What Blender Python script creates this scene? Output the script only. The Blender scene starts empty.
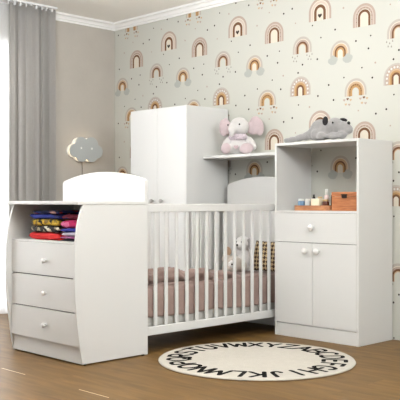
import bpy, bmesh, math, random
from mathutils import Vector, Matrix, Euler, noise
random.seed(7)
PI = math.pi
S = bpy.context.scene
COL = S.collection

# ------------------------------------------------------------------ materials
def lin(c):
    r = []
    for v in c[:3]:
        v = v / 255.0
        r.append(v / 12.92 if v <= 0.04045 else ((v + 0.055) / 1.055) ** 2.4)
    return (r[0], r[1], r[2], 1.0)

def mat(name, rgb, rough=0.5, bump=0.0, bscale=200.0, var=0.0, vscale=6.0, spec=0.5, sheen=0.0, metal=0.0):
    m = bpy.data.materials.new(name); m.use_nodes = True
    nt = m.node_tree; N = nt.nodes; L = nt.links
    b = N['Principled BSDF']
    b.inputs['Roughness'].default_value = rough
    b.inputs['Specular IOR Level'].default_value = spec
    b.inputs['Metallic'].default_value = metal
    b.inputs['Sheen Weight'].default_value = sheen
    tc = N.new('ShaderNodeTexCoord')
    c = lin(rgb)
    if var > 0:
        n = N.new('ShaderNodeTexNoise'); n.inputs['Scale'].default_value = vscale; n.inputs['Detail'].default_value = 4
        L.new(tc.outputs['Object'], n.inputs['Vector'])
        r = N.new('ShaderNodeMapRange'); r.inputs['From Min'].default_value = .3; r.inputs['From Max'].default_value = .7
        r.inputs['To Min'].default_value = 1 - var; r.inputs['To Max'].default_value = 1 + var
        L.new(n.outputs['Fac'], r.inputs['Value'])
        x = N.new('ShaderNodeVectorMath'); x.operation = 'SCALE'; x.inputs[0].default_value = c[:3]
        L.new(r.outputs['Result'], x.inputs['Scale']); L.new(x.outputs['Vector'], b.inputs['Base Color'])
    else:
        b.inputs['Base Color'].default_value = c
    if bump > 0:
        n2 = N.new('ShaderNodeTexNoise'); n2.inputs['Scale'].default_value = bscale; n2.inputs['Detail'].default_value = 3
        L.new(tc.outputs['Object'], n2.inputs['Vector'])
        bp = N.new('ShaderNodeBump'); bp.inputs['Strength'].default_value = bump; bp.inputs['Distance'].default_value = .004
        L.new(n2.outputs['Fac'], bp.inputs['Height']); L.new(bp.outputs['Normal'], b.inputs['Normal'])
    return m

WHITE = mat('white_lacquered_board', (215, 215, 213), .42)
WHITE_IN = WHITE
CEIL = mat('ceiling_paint', (249, 246, 240), .9, .05, 200)
CROWN = mat('white_plaster_moulding', (246, 245, 243), .6)
TAUPE = mat('taupe_plaster', (186, 180, 171), .85, .15, 40, .035, 5)
PAPER = mat('cream_wallpaper', (200, 200, 191), .8, .03, 400)
KNOB = mat('white_knob', (228, 227, 225), .3)
GKNOB = mat('grey_satin_knob', (176, 173, 169), .35)
RAIL = mat('white_metal_rail', (235, 235, 235), .35)
FOOT = mat('dark_parts_and_gap_shade', (40, 36, 34), .8)  # dark small parts, and painted shade in the drawer and door gaps
RUGC = mat('cream_rug_pile', (184, 178, 167), .95, .6, 260, .03, 30, .1, .2)
RUGK = mat('black_rug_pile', (30, 29, 28), .95, .5, 260, 0, 5, .1)
MATT = mat('grey_mattress_cover', (196, 194, 188), .9, .5, 70, .08, 30, .1)
MAUVE = mat('mauve_muslin', (158, 135, 127), .95, .6, 50, .08, 16, .1, .2)
FURW = mat('white_plush', (206, 203, 201), .95, .6, 150, .03, 40, .1, .4)
FURP = mat('pink_plush', (194, 177, 180), .95, .6, 150, .04, 40, .1, .4)
FURL = mat('lilac_print_bib', (196, 184, 192), .95, .4, 160, .2, 90, .1, .3)
FURG = mat('grey_plush', (150, 148, 147), .95, .7, 150, .06, 45, .1, .4)
FURK = mat('charcoal_plush', (44, 42, 44), .9, .4, 150, 0, 5, .1, .2)
FURC = mat('cream_plush', (182, 172, 162), .95, .6, 150, .05, 40, .1, .4)
FURT = mat('tan_plush', (170, 142, 118), .95, .6, 150, .05, 40, .1, .3)
EYE = mat('black_bead', (20, 18, 18), .2)
HEART = mat('grey_pink_heart', (190, 168, 172), .9)
GREYL = mat('pale_grey_board', (186, 190, 189), .5)
STAR = mat('white_print', (245, 245, 240), .6)
CORD = mat('grey_cord', (110, 100, 90), .6)
CLASP = mat('dark_metal_clasp', (55, 40, 32), .4, metal=.6)
BLUEJ = mat('blue_label', (105, 140, 172), .4)
CREAMJ = mat('cream_label', (240, 228, 200), .4)
BROWNJ = mat('brown_glass', (88, 44, 28), .15)
DARKJ = mat('dark_glass', (48, 38, 34), .15)
TANJ = mat('tan_cap', (196, 166, 120), .4)
PINKJ = mat('pale_pink_bottle', (226, 204, 200), .35)
FRAME = mat('white_window_frame', (242, 242, 242), .4)

def wood(name, a, b, scale=(2, 14, 14), rough=.5):
    m = bpy.data.materials.new(name); m.use_nodes = True
    nt = m.node_tree; N = nt.nodes; L = nt.links; p = N['Principled BSDF']
    p.inputs['Roughness'].default_value = rough
    tc = N.new('ShaderNodeTexCoord'); mp = N.new('ShaderNodeMapping'); mp.inputs['Scale'].default_value = scale
    n = N.new('ShaderNodeTexNoise'); n.inputs['Scale'].default_value = 3; n.inputs['Detail'].default_value = 6; n.inputs['Distortion'].default_value = .4
    r = N.new('ShaderNodeValToRGB'); r.color_ramp.elements[0].position = .3; r.color_ramp.elements[1].position = .7
    r.color_ramp.elements[0].color = lin(a); r.color_ramp.elements[1].color = lin(b)
    L.new(tc.outputs['Object'], mp.inputs['Vector']); L.new(mp.outputs['Vector'], n.inputs['Vector'])
    L.new(n.outputs['Fac'], r.inputs['Fac']); L.new(r.outputs['Color'], p.inputs['Base Color'])
    return m
BOXW = wood('orange_stained_wood', (158, 92, 52), (196, 128, 80), (3, 20, 30))
TRAYW = wood('tray_wood', (160, 100, 62), (200, 144, 100), (3, 20, 20))

def floor_mat():
    m = bpy.data.materials.new('oak_plank_floor'); m.use_nodes = True
    nt = m.node_tree; N = nt.nodes; L = nt.links; p = N['Principled BSDF']
    tc = N.new('ShaderNodeTexCoord')
    br = N.new('ShaderNodeTexBrick'); br.inputs['Scale'].default_value = 1.0
    br.inputs['Brick Width'].default_value = 1.25; br.inputs['Row Height'].default_value = .19
    br.inputs['Mortar Size'].default_value = .0016; br.inputs['Mortar Smooth'].default_value = .2; br.offset = .37
    br.inputs['Color1'].default_value = (0, 0, 0, 1); br.inputs['Color2'].default_value = (1, 1, 1, 1); br.inputs['Mortar'].default_value = (.5, .5, .5, 1)
    sh_ = N.new('ShaderNodeVectorMath'); sh_.operation = 'ADD'; sh_.inputs[1].default_value = (0, -.023, 0)
    L.new(tc.outputs['Object'], sh_.inputs[0]); L.new(sh_.outputs['Vector'], br.inputs['Vector'])
    mp = N.new('ShaderNodeMapping'); mp.inputs['Scale'].default_value = (1.2, 9, 1)
    off = N.new('ShaderNodeVectorMath'); off.operation = 'MULTIPLY_ADD'
    off.inputs[1].default_value = (7, 3, 0)
    L.new(br.outputs['Color'], off.inputs[0]); L.new(tc.outputs['Object'], off.inputs[2])
    L.new(off.outputs['Vector'], mp.inputs['Vector'])
    n = N.new('ShaderNodeTexNoise'); n.inputs['Scale'].default_value = 2.4; n.inputs['Detail'].default_value = 7; n.inputs['Distortion'].default_value = .6
    L.new(mp.outputs['Vector'], n.inputs['Vector'])
    r = N.new('ShaderNodeValToRGB')
    e = r.color_ramp.elements; e[0].position = .25; e[1].position = .78
    e[0].color = lin((88, 64, 32)); e[1].color = lin((124, 95, 53))
    L.new(n.outputs['Fac'], r.inputs['Fac'])
    mr = N.new('ShaderNodeMapRange'); mr.inputs['To Min'].default_value = .93; mr.inputs['To Max'].default_value = 1.06
    L.new(br.outputs['Color'], mr.inputs['Value'])
    sc = N.new('ShaderNodeVectorMath'); sc.operation = 'SCALE'
    L.new(r.outputs['Color'], sc.inputs[0]); L.new(mr.outputs['Result'], sc.inputs['Scale'])
    mx = N.new('ShaderNodeMix'); mx.data_type = 'RGBA'
    mx.inputs['B'].default_value = lin((104, 78, 52))
    fm = N.new('ShaderNodeMath'); fm.operation = 'MULTIPLY'; fm.inputs[1].default_value = .55
    L.new(br.outputs['Fac'], fm.inputs[0]); L.new(fm.outputs[0], mx.inputs['Factor'])
    L.new(sc.outputs['Vector'], mx.inputs['A'])
    # window-reflection highlights painted along one plank joint
    def mth(op, a, b=None):
        q = N.new('ShaderNodeMath'); q.operation = op
        for i_, v_ in enumerate((a, b)):
            if v_ is None: continue
            if isinstance(v_, (int, float)): q.inputs[i_].default_value = v_
            else: L.new(v_, q.inputs[i_])
        return q.outputs[0]
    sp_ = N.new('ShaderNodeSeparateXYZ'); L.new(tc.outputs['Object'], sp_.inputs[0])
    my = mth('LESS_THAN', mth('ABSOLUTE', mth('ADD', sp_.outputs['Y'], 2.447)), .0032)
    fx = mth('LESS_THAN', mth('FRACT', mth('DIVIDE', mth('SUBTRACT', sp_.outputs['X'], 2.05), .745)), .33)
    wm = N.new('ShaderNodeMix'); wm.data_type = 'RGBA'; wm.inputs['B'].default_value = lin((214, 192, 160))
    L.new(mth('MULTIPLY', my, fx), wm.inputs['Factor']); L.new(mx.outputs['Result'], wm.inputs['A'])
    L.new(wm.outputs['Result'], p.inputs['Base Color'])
    p.inputs['Roughness'].default_value = .45; p.inputs['Specular IOR Level'].default_value = .18
    bp = N.new('ShaderNodeBump'); bp.inputs['Strength'].default_value = .15; bp.inputs['Distance'].default_value = .002
    L.new(n.outputs['Fac'], bp.inputs['Height']); L.new(bp.outputs['Normal'], p.inputs['Normal'])
    return m

def cloth_translucent(name, rgb, transp, trans, bump=.3):
    m = bpy.data.materials.new(name); m.use_nodes = True
    nt = m.node_tree; N = nt.nodes; L = nt.links
    for x in list(N):
        if x.type != 'OUTPUT_MATERIAL': N.remove(x)
    out = [x for x in N if x.type == 'OUTPUT_MATERIAL'][0]
    tc = N.new('ShaderNodeTexCoord'); mp = N.new('ShaderNodeMapping'); mp.inputs['Scale'].default_value = (260, 260, 40)
    n = N.new('ShaderNodeTexNoise'); n.inputs['Scale'].default_value = 1; n.inputs['Detail'].default_value = 2
    L.new(tc.outputs['Object'], mp.inputs['Vector']); L.new(mp.outputs['Vector'], n.inputs['Vector'])
    mr = N.new('ShaderNodeMapRange'); mr.inputs['To Min'].default_value = .9; mr.inputs['To Max'].default_value = 1.08
    L.new(n.outputs['Fac'], mr.inputs['Value'])
    sc = N.new('ShaderNodeVectorMath'); sc.operation = 'SCALE'; sc.inputs[0].default_value = lin(rgb)[:3]
    L.new(mr.outputs['Result'], sc.inputs['Scale'])
    d = N.new('ShaderNodeBsdfDiffuse'); t = N.new('ShaderNodeBsdfTranslucent'); tr = N.new('ShaderNodeBsdfTransparent')
    L.new(sc.outputs['Vector'], d.inputs['Color']); L.new(sc.outputs['Vector'], t.inputs['Color'])
    m1 = N.new('ShaderNodeMixShader'); m1.inputs['Fac'].default_value = trans
    m2 = N.new('ShaderNodeMixShader'); m2.inputs['Fac'].default_value = transp
    L.new(d.outputs[0], m1.inputs[1]); L.new(t.outputs[0], m1.inputs[2])
    L.new(m1.outputs[0], m2.inputs[1]); L.new(tr.outputs[0], m2.inputs[2])
    L.new(m2.outputs[0], out.inputs['Surface'])
    return m
DRAPE = cloth_translucent('grey_linen_weave', (188, 185, 181), .0, .35)
VOILE = cloth_translucent('white_voile', (248, 248, 248), .35, .6)

def glass_mat():
    m = bpy.data.materials.new('window_glass'); m.use_nodes = True
    nt = m.node_tree; N = nt.nodes; L = nt.links
    N.remove(N['Principled BSDF']); out = N['Material Output']
    t = N.new('ShaderNodeBsdfTransparent'); g = N.new('ShaderNodeBsdfGlossy'); g.inputs['Roughness'].default_value = .02
    f = N.new('ShaderNodeFresnel'); f.inputs['IOR'].default_value = 1.45
    mx = N.new('ShaderNodeMixShader')
    L.new(f.outputs[0], mx.inputs['Fac']); L.new(t.outputs[0], mx.inputs[1]); L.new(g.outputs[0], mx.inputs[2]); L.new(mx.outputs[0], out.inputs['Surface'])
    return m
GLASS = glass_mat()

def emis(name, rgb, s):
    m = bpy.data.materials.new(name); m.use_nodes = True
    b = m.node_tree.nodes['Principled BSDF']; b.inputs['Base Color'].default_value = lin(rgb)
    b.inputs['Emission Color'].default_value = lin(rgb); b.inputs['Emission Strength'].default_value = s
    return m
LED = emis('lamp_diffuser', (255, 226, 190), 1.8)

def print_mat(name, cols, scale, kind='voronoi', stretch=(1, 1, 1)):
    """printed cotton: blotches of the given colours"""
    m = bpy.data.materials.new(name); m.use_nodes = True
    nt = m.node_tree; N = nt.nodes; L = nt.links; p = N['Principled BSDF']; p.inputs['Roughness'].default_value = .9
    tc = N.new('ShaderNodeTexCoord'); mp = N.new('ShaderNodeMapping'); mp.inputs['Scale'].default_value = stretch
    L.new(tc.outputs['Object'], mp.inputs['Vector'])
    if kind == 'voronoi':
        v = N.new('ShaderNodeTexVoronoi'); v.inputs['Scale'].default_value = scale
        sx = N.new('ShaderNodeSeparateColor'); L.new(v.outputs['Color'], sx.inputs[0]); src = sx.outputs[0]
    else:
        v = N.new('ShaderNodeTexNoise'); v.inputs['Scale'].default_value = scale; v.inputs['Detail'].default_value = 1.5
        mr = N.new('ShaderNodeMapRange'); mr.inputs['From Min'].default_value = .3; mr.inputs['From Max'].default_value = .7
        L.new(v.outputs['Fac'], mr.inputs['Value']); src = mr.outputs['Result']
    L.new(mp.outputs['Vector'], v.inputs['Vector'])
    r = N.new('ShaderNodeValToRGB'); r.color_ramp.interpolation = 'CONSTANT'
    e = r.color_ramp.elements
    while len(e) < len(cols): e.new(.5)
    for i, (pos, c) in enumerate(cols):
        e[i].position = pos
    for i, (pos, c) in enumerate(cols):
        e[i].color = lin(c)
    L.new(src, r.inputs['Fac']); L.new(r.outputs['Color'], p.inputs['Base Color'])
    return m

# ------------------------------------------------------------------ mesh helpers
def mesh_obj(name, bm, m, parent=None, smooth=False):
    me = bpy.data.meshes.new(name); bm.to_mesh(me); bm.free()
    for x in (m if isinstance(m, (list, tuple)) else [m]): me.materials.append(x)
    if smooth:
        for p in me.polygons: p.use_smooth = True
    o = bpy.data.objects.new(name, me); COL.objects.link(o)
    if parent: o.parent = parent
    return o

def tag(o, label=None, cat=None, group=None, kind=None):
    if label: o['label'] = label
    if cat: o['category'] = cat
    if group: o['group'] = group
    if kind: o['kind'] = kind
    return o

def thing(name, label, cat, loc=(0, 0, 0), rz=0, group=None):
    o = bpy.data.objects.new(name, None); COL.objects.link(o)
    o.location = loc; o.rotation_euler = (0, 0, rz); o.empty_display_size = .1
    return tag(o, label, cat, group)

def struct(name, bm, m, parent=None, **k):
    return tag(mesh_obj(name, bm, m, parent, **k), kind=None if parent else 'structure')

def dup(root, loc, rz, label, group=None):
    r = root.copy(); COL.objects.link(r); r.location = loc; r.rotation_euler = (0, 0, rz); r['label'] = label
    if group: r['group'] = group
    for ch in list(root.children):
        c = ch.copy(); COL.objects.link(c); c.parent = r
        for g in ch.children:
            d = g.copy(); COL.objects.link(d); d.parent = c
    return r

def box(bm, x0, x1, y0, y1, z0, z1, bev=.0015, seg=2, mi=0):
    vs = [bm.verts.new(p) for p in ((x0, y0, z0), (x1, y0, z0), (x1, y1, z0), (x0, y1, z0), (x0, y0, z1), (x1, y0, z1), (x1, y1, z1), (x0, y1, z1))]
    fs = [bm.faces.new([vs[i] for i in q]) for q in ((3, 2, 1, 0), (4, 5, 6, 7), (0, 1, 5, 4), (1, 2, 6, 5), (2, 3, 7, 6), (3, 0, 4, 7))]
    for f in fs: f.material_index = mi
    if bev > 0:
        es = list({e for f in fs for e in f.edges})
        bmesh.ops.bevel(bm, geom=es, offset=bev, segments=seg, affect='EDGES', profile=.5)
    return bm

def B(*a, **k):
    return box(bmesh.new(), *a, **k)

def extrude_poly(bm, pts, axis, a0, a1, bev=0, mi=0, seg=2):
    """closed outline pts (2D) extruded along axis 'x','y','z' from a0 to a1"""
    def P(p, a):
        if axis == 'x': return (a, p[0], p[1])
        if axis == 'y': return (p[0], a, p[1])
        return (p[0], p[1], a)
    lo = [bm.verts.new(P(p, a0)) for p in pts]; hi = [bm.verts.new(P(p, a1)) for p in pts]
    n = len(pts)
    fs = [bm.faces.new(lo[::-1]), bm.faces.new(hi)]
    cap_edges = list({e for f in fs for e in f.edges})
    for i in range(n):
        fs.append(bm.faces.new((lo[i], lo[(i + 1) % n], hi[(i + 1) % n], hi[i])))
    for f in fs: f.material_index = mi
    bmesh.ops.recalc_face_normals(bm, faces=fs)
    if bev > 0:
        bmesh.ops.bevel(bm, geom=cap_edges, offset=bev, segments=seg, affect='EDGES', profile=.5)
    return bm

def lathe(bm, prof, loc=(0, 0, 0), axis='z', n=24, mi=0):
    """prof: list of (r, h). axis: direction of h"""
    def P(r, h, a):
        c, s = r * math.cos(a), r * math.sin(a)
        if axis == 'z': v = (c, s, h)
        elif axis == '-y': v = (c, -h, s)
        else: v = (h, c, s)
        return (v[0] + loc[0], v[1] + loc[1], v[2] + loc[2])
    rings = []
    for r, h in prof:
        if r < 1e-6: rings.append([bm.verts.new(P(0, h, 0))])
        else: rings.append([bm.verts.new(P(r, h, 2 * PI * k / n)) for k in range(n)])
    fs = []
    for a, b in zip(rings, rings[1:]):
        for k in range(n):
            q = []
            if len(a) == 1 and len(b) == 1: continue
            if len(a) == 1: q = [a[0], b[k], b[(k + 1) % n]]
            elif len(b) == 1: q = [a[k], a[(k + 1) % n], b[0]]
            else: q = [a[k], a[(k + 1) % n], b[(k + 1) % n], b[k]]
            f = bm.faces.new(q); f.material_index = mi; f.smooth = True; fs.append(f)
    bmesh.ops.recalc_face_normals(bm, faces=fs)
    return bm

def tube(bm, pts, r, n=8):
    pts = [Vector(p) for p in pts]; rings = []
    for i, p in enumerate(pts):
        d = (pts[min(i + 1, len(pts) - 1)] - pts[max(i - 1, 0)]).normalized()
        u = d.cross(Vector((0.3, .2, 1))).normalized(); w = d.cross(u)
        rr = r[i] if isinstance(r, (list, tuple)) else r
        rings.append([bm.verts.new(p + (u * math.cos(2 * PI * k / n) + w * math.sin(2 * PI * k / n)) * rr) for k in range(n)])
    fs = []
    for a, b in zip(rings, rings[1:]):
        for k in range(n):
            fs.append(bm.faces.new((a[k], a[(k + 1) % n], b[(k + 1) % n], b[k])))
    fs.append(bm.faces.new(rings[0][::-1])); fs.append(bm.faces.new(rings[-1]))
    for f in fs: f.smooth = True
    bmesh.ops.recalc_face_normals(bm, faces=fs)
    return bm

def ell(bm, c, r, rot=(0, 0, 0), sub=3):
    M = Matrix.Translation(c) @ Euler(rot).to_matrix().to_4x4() @ Matrix.Diagonal((r[0], r[1], r[2], 1))
    bmesh.ops.create_icosphere(bm, subdivisions=sub, radius=1, matrix=M)
    return bm

def blob(name, ells, m, parent=None, voxel=.008, smooth=6):
    """one continuous plush surface grown from overlapping ellipsoids"""
    bm = bmesh.new()
    for e in ells: ell(bm, *e)
    me = bpy.data.meshes.new('tmp'); bm.to_mesh(me); bm.free()
    o = bpy.data.objects.new('tmp', me); COL.objects.link(o)
    md = o.modifiers.new('r', 'REMESH'); md.mode = 'VOXEL'; md.voxel_size = voxel
    sm = o.modifiers.new('s', 'SMOOTH'); sm.iterations = smooth; sm.factor = .5
    dg = bpy.context.evaluated_depsgraph_get(); dg.update()
    e = o.evaluated_get(dg)
    me2 = bpy.data.meshes.new_from_object(e)
    bpy.data.objects.remove(o); bpy.data.meshes.remove(me)
    me2.name = name
    me2.materials.clear(); me2.materials.append(m)
    for p in me2.polygons: p.use_smooth = True
    o2 = bpy.data.objects.new(name, me2); COL.objects.link(o2)
    if parent: o2.parent = parent
    return o2

def knob_bm(loc, axis='-y', s=1.0):
    """round mushroom knob; sticks out along -y"""
    return lathe(bmesh.new(), [(0, 0), (.008 * s, 0), (.007 * s, .010 * s), (.009 * s, .014 * s), (.0165 * s, .018 * s), (.018 * s, .024 * s), (.0155 * s, .030 * s), (.009 * s, .0335 * s), (0, .0345 * s)], loc, axis, 20)

# ------------------------------------------------------------------ room
XR, YF, ZC = 6.6, -6.4, 2.65
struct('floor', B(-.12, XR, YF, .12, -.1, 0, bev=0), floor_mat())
struct('ceiling', B(-.12, XR, YF, .12, ZC, ZC + .1, bev=0), CEIL)

# left wall with the window opening (built from four blocks of one mesh)
WY0, WY1, WZ0, WZ1 = -3.9, -1.00, .0, 2.30
bm = bmesh.new()
box(bm, -.12, 0, WY1, 0, 0, ZC, bev=0); box(bm, -.12, 0, YF, WY0, 0, ZC, bev=0)
box(bm, -.12, 0, WY0, WY1, WZ1, ZC, bev=0)
struct('wall_left', bm, TAUPE)

# wallpapered wall: flat printed motifs are part of its mesh
PC = {'paper': (200, 200, 191), 'rose': (202, 181, 167), 'blush': (230, 212, 198), 'cream': (246, 236, 218), 'brown': (128, 86, 54),
      'ochre': (208, 162, 108), 'mustard': (186, 142, 90), 'dark': (52, 42, 36), 'slate': (172, 168, 158), 'grey': (200, 203, 196), 'stone': (208, 199, 188), 'tan': (222, 190, 154), 'white': (240, 238, 232)}
PN = list(PC)
PC = {k: (v if k in ('dark', 'paper') else tuple(c * .88 for c in v)) for k, v in PC.items()}
PM = [PAPER] + [mat('print_' + k, PC[k], .8) for k in PN[1:]]
wb = bmesh.new()
box(wb, -.12, XR, 0, .12, 0, ZC, bev=0)
def flat(pts, col, off):
    vs = [wb.verts.new((x, -off, z)) for x, z in pts]
    f = wb.faces.new(vs); f.material_index = PN.index(col)
    f.normal_update()
    if f.normal.y > 0: f.normal_flip()
def half_out(cx, z0, a, h, n=18):
    """outline of an arch of half width a, height h standing on z0"""
    zc = z0 + h - a
    return [(cx - a, z0)] + [(cx - a * math.cos(PI * k / n), zc + a * math.sin(PI * k / n)) for k in range(n + 1)] + [(cx + a, z0)]
def arch(cx, z0, w, h, bands):
    """bands: [(fraction of half width where the band's inner edge lies, colour)] outer to inner"""
    a = w / 2; fo = 1.0
    for fi, col in bands:
        ao, ai = a * fo, a * fi
        ho, hi = h - (a - ao), h - (a - ai)
        po = half_out(cx, z0, ao, ho)
        if fi <= 0.001: flat(po, col, .0006)
        else:
            pi = half_out(cx, z0, ai, hi)
            for k in range(len(po) - 1):
                flat([po[k], po[k + 1], pi[k + 1], pi[k]], col, .0006)
        fo = fi
def disc(cx, z, r, col, off=.0009, n=10, sz=1.0):
    flat([(cx + r * math.cos(2 * PI * k / n), z + sz * r * math.sin(2 * PI * k / n)) for k in range(n)], col, off)
def heart(cx, z, s, col, off=.001):
    pts = []
    for k in range(20):
        t = 2 * PI * k / 20
        pts.append((cx + s * 16 * math.sin(t) ** 3 / 17, z + s * (13 * math.cos(t) - 5 * math.cos(2 * t) - 2 * math.cos(3 * t) - math.cos(4 * t)) / 17))
    flat(pts, col, off)
def drop(cx, z, s, col):
    flat([(cx, z + s * 1.6)] + [(cx + s * .7 * math.cos(t), z + s * .7 * math.sin(t)) for t in [0.35 - k * (PI + .7) / 10 for k in range(11)]], col, .0009)
def cloud_print(cx, z, s):
    for i, (dx, dz, r) in enumerate(((-.55, -.1, .5), (0, .3, .55), (.55, .05, .5), (.1, -.35, .5), (-.3, -.4, .4), (.45, -.4, .35))):
        disc(cx + dx * s, z + dz * s, r * s, 'grey', .0012 + i * .00005, 14)
def dots_band(cx, z0, w, h, f, col, r, n=9, leg=True):
    a = w / 2; af = a * f; zc = z0 + h - a
    for k in range(n):
        t = PI * k / (n - 1); disc(cx - af * math.cos(t), zc + af * math.sin(t), r, col, .0011, 8)
    if leg:
        for sx in (-1, 1): disc(cx + sx * af, zc - .03, r, col, .0011, 8)
def motif(t, cx, top):
    if t == 'P':
        z0 = top - .163; arch(cx, z0, .192, .163, [(.82, 'rose'), (.76, 'blush'), (.6, 'rose'), (.55, 'cream'), (.36, 'brown'), (0, 'cream')])
        dots_band(cx, z0, .192, .163, .68, 'brown', .003)
    elif t == 'H':
        z0 = top - .168; arch(cx, z0, .208, .168, [(.82, 'rose'), (.76, 'cream'), (.6, 'blush'), (.52, 'cream'), (.3, 'brown'), (0, 'cream')])
        heart(cx, z0 + .035, .02, 'dark')
    elif t == 'D':
        z0 = top - .128; arch(cx, z0, .182, .128, [(.8, 'stone'), (.74, 'cream'), (.58, 'rose'), (.42, 'brown'), (.34, 'tan'), (0, 'paper')])
        dots_band(cx, z0, .182, .128, .68, 'rose', .004)
        for sx in (-1, 1):
            for dx, dz in ((-.024, -.02), (.0, -.032), (.024, -.018), (-.012, -.052), (.014, -.056)):
                drop(cx + sx * .07 + dx, z0 + dz, .0078, 'slate')
    elif t == 'C':
        z0 = top - .125; arch(cx, z0, .176, .125, [(.8, 'stone'), (.74, 'cream'), (.56, 'tan'), (.42, 'brown'), (.26, 'ochre'), (0, 'cream')])
        for sx in (-1, 1): cloud_print(cx + sx * .066, z0 - .012, .042)
    elif t == 'S':
        z0 = top - .147; arch(cx, z0, .2, .147, [(.86, 'stone'), (.6, 'rose'), (.5, 'tan'), (.36, 'ochre'), (.2, 'brown'), (0, 'cream')])
        dots_band(cx, z0, .2, .147, .73, 'white', .0085, 10)
    elif t == 'G':
        z0 = top - .125; arch(cx, z0, .188, .125, [(.82, 'stone'), (.76, 'cream'), (.6, 'tan'), (.44, 'mustard'), (.3, 'ochre'), (0, 'paper')])
        dots_band(cx, z0, .188, .125, .52, 'brown', .004)
        for sx in (-1, 1):
            for dx, dz, c in ((-.028, -.024, 'rose'), (.002, -.018, 'brown'), (.028, -.026, 'tan'), (-.014, -.056, 'tan'), (.016, -.06, 'rose')):
                heart(cx + sx * .07 + dx, z0 + dz, .0115, c)
TILE = .84
MOT = (('P', .320, 2.364), ('H', .768, 2.473), ('D', .600, 2.208), ('C', .112, 2.129), ('S', .581, 1.907), ('G', .246, 1.838))
for ix in range(0, 8):
    for iz in range(-3, 2):
        for t, x, z in MOT:
            cx, tp = x + ix * TILE, z + iz * TILE
            if cx < XR - .15 and tp < 2.70 and tp > .26: motif(t, cx, tp)
DOTPX = [(320 + a / 5, b / 5) for a, b in ((352, 22), (76, 148), (180, 205), (254, 178), (243, 242), (277, 313), (210, 338), (368, 296), (262, 388), (5, 188), (118, 40), (395, 250))] + \
        [(320 + a / 5, 60 + b / 5) for a, b in ((120, 88), (44, 125), (68, 200), (192, 253), (280, 268), (332, 246), (354, 320), (370, 173))] + \
        [(250 + a / 5, 60 + b / 5) for a, b in ((112, 97), (166, 75), (242, 62), (155, 143), (340, 180), (242, 222), (298, 235), (212, 288), (170, 308), (233, 355), (97, 293), (37, 142))] + \
        [(250 + a / 5, b / 5) for a, b in ((97, 66), (170, 70), (212, 47), (38, 124), (230, 112), (313, 128), (355, 190), (148, 252), (140, 312), (87, 275), (337, 296))]
# the print's specks in wall metres, folded into one repeat of the paper
CX, CY, CZ, FPX, TH, HV = 6.199, -4.912, .95, 820.0, math.atan2(840, 820), 202.0
spk = []
for u, v in DOTPX:
    rx = -math.sin(TH) + (u - 200) / FPX * math.cos(TH); ry = math.cos(TH) + (u - 200) / FPX * math.sin(TH)
    d = -CY / ry
    x = (CX + rx * d) % TILE; z = (CZ - (v - HV) * d / FPX) % TILE
    if all(min(abs(x - a), TILE - abs(x - a)) + min(abs(z - b), TILE - abs(z - b)) > .035 for a, b in spk): spk.append((x, z))
for ix in range(0, 8):
    for iz in range(0, 4):
        for i, (x, z) in enumerate(spk):
            X, Z = x + ix * TILE, z + iz * TILE
            if X < XR - .02 and .01 < X and .01 < Z < 2.6: disc(X, Z, .0078 if i % 3 else .0062, 'dark' if i % 5 else 'rose', .0013, 8)
struct('wall_back', wb, PM)

# crown moulding
CP = [(0, 2.588), (.012, 2.588), (.014, 2.603), (.030, 2.606), (.034, 2.616), (.046, 2.630), (.068, 2.634), (.072, 2.648), (.072, ZC), (0, ZC)]
bm = extrude_poly(bmesh.new(), [(-d - .0014, z) for d, z in CP], 'x', 0, XR)
struct('trim_1', bm, CROWN)
bm = extrude_poly(bmesh.new(), [(d, z) for d, z in CP], 'y', YF, 0)
struct('trim_2', bm, CROWN)

# window behind the curtains
bm = bmesh.new(); fx0, fx1 = -.09, -.03
box(bm, fx0, fx1, WY0, WY0 + .06, WZ0, WZ1); box(bm, fx0, fx1, WY1 - .06, WY1, WZ0, WZ1)
box(bm, fx0, fx1, WY0, WY1, WZ1 - .06, WZ1); box(bm, fx0, fx1, WY0, WY1, WZ0, WZ0 + .05)
mid = (WY0 + WY1) / 2; box(bm, fx0, fx1, mid - .05, mid + .05, WZ0, WZ1)
win = struct('window_1', bm, FRAME)
for a, b in ((WY0 + .06, mid - .05), (mid + .05, WY1 - .06)):
    struct('pane', B(-.064, -.060, a, b, WZ0 + .05, WZ1 - .06, bev=0), GLASS, win)

# ------------------------------------------------------------------ curtains
def curtain(name, y0, y1, x, z0, z1, folds, amp, m, seed, n=260):
    rnd = random.Random(seed); bm = bmesh.new()
    ph = [rnd.uniform(0, 6.28) for _ in range(4)]
    zs = [z0 + (z1 - z0) * k / 22 for k in range(23)]
    rows = []
    for z in zs:
        t = (z - z0) / (z1 - z0); row = []
        for i in range(n + 1):
            s = i / n; y = y0 + (y1 - y0) * s
            a = amp * (1.05 - .35 * t)
            w = math.sin(2 * PI * folds * s + ph[0] + .9 * math.sin(2 * PI * s * 1.7 + ph[1]) + .12 * math.sin(3 * t + ph[2]))
            w2 = .35 * math.sin(2 * PI * folds * 2.3 * s + ph[3] + .5 * t)
            dy = .012 * math.sin(2 * PI * folds * s + ph[2])
            row.append(bm.verts.new((x + a * (w + w2) + .004 * noise.noise((y * 9, z * 1.3, seed)), y + dy, z)))
        rows.append(row)
    for a, b in zip(rows, rows[1:]):
        for k in range(n): bm.faces.new((a[k], a[k + 1], b[k + 1], b[k]))
    o = mesh_obj(name, bm, m, smooth=True)
    md = o.modifiers.new('thickness', 'SOLIDIFY'); md.thickness = .0025
    return o
g = curtain('drape', -1.285, -.830, .185, .012, 2.622, 6, .030, DRAPE, 3)
tag(g, 'grey linen drape hanging in folds on the left wall', 'curtain')
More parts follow.
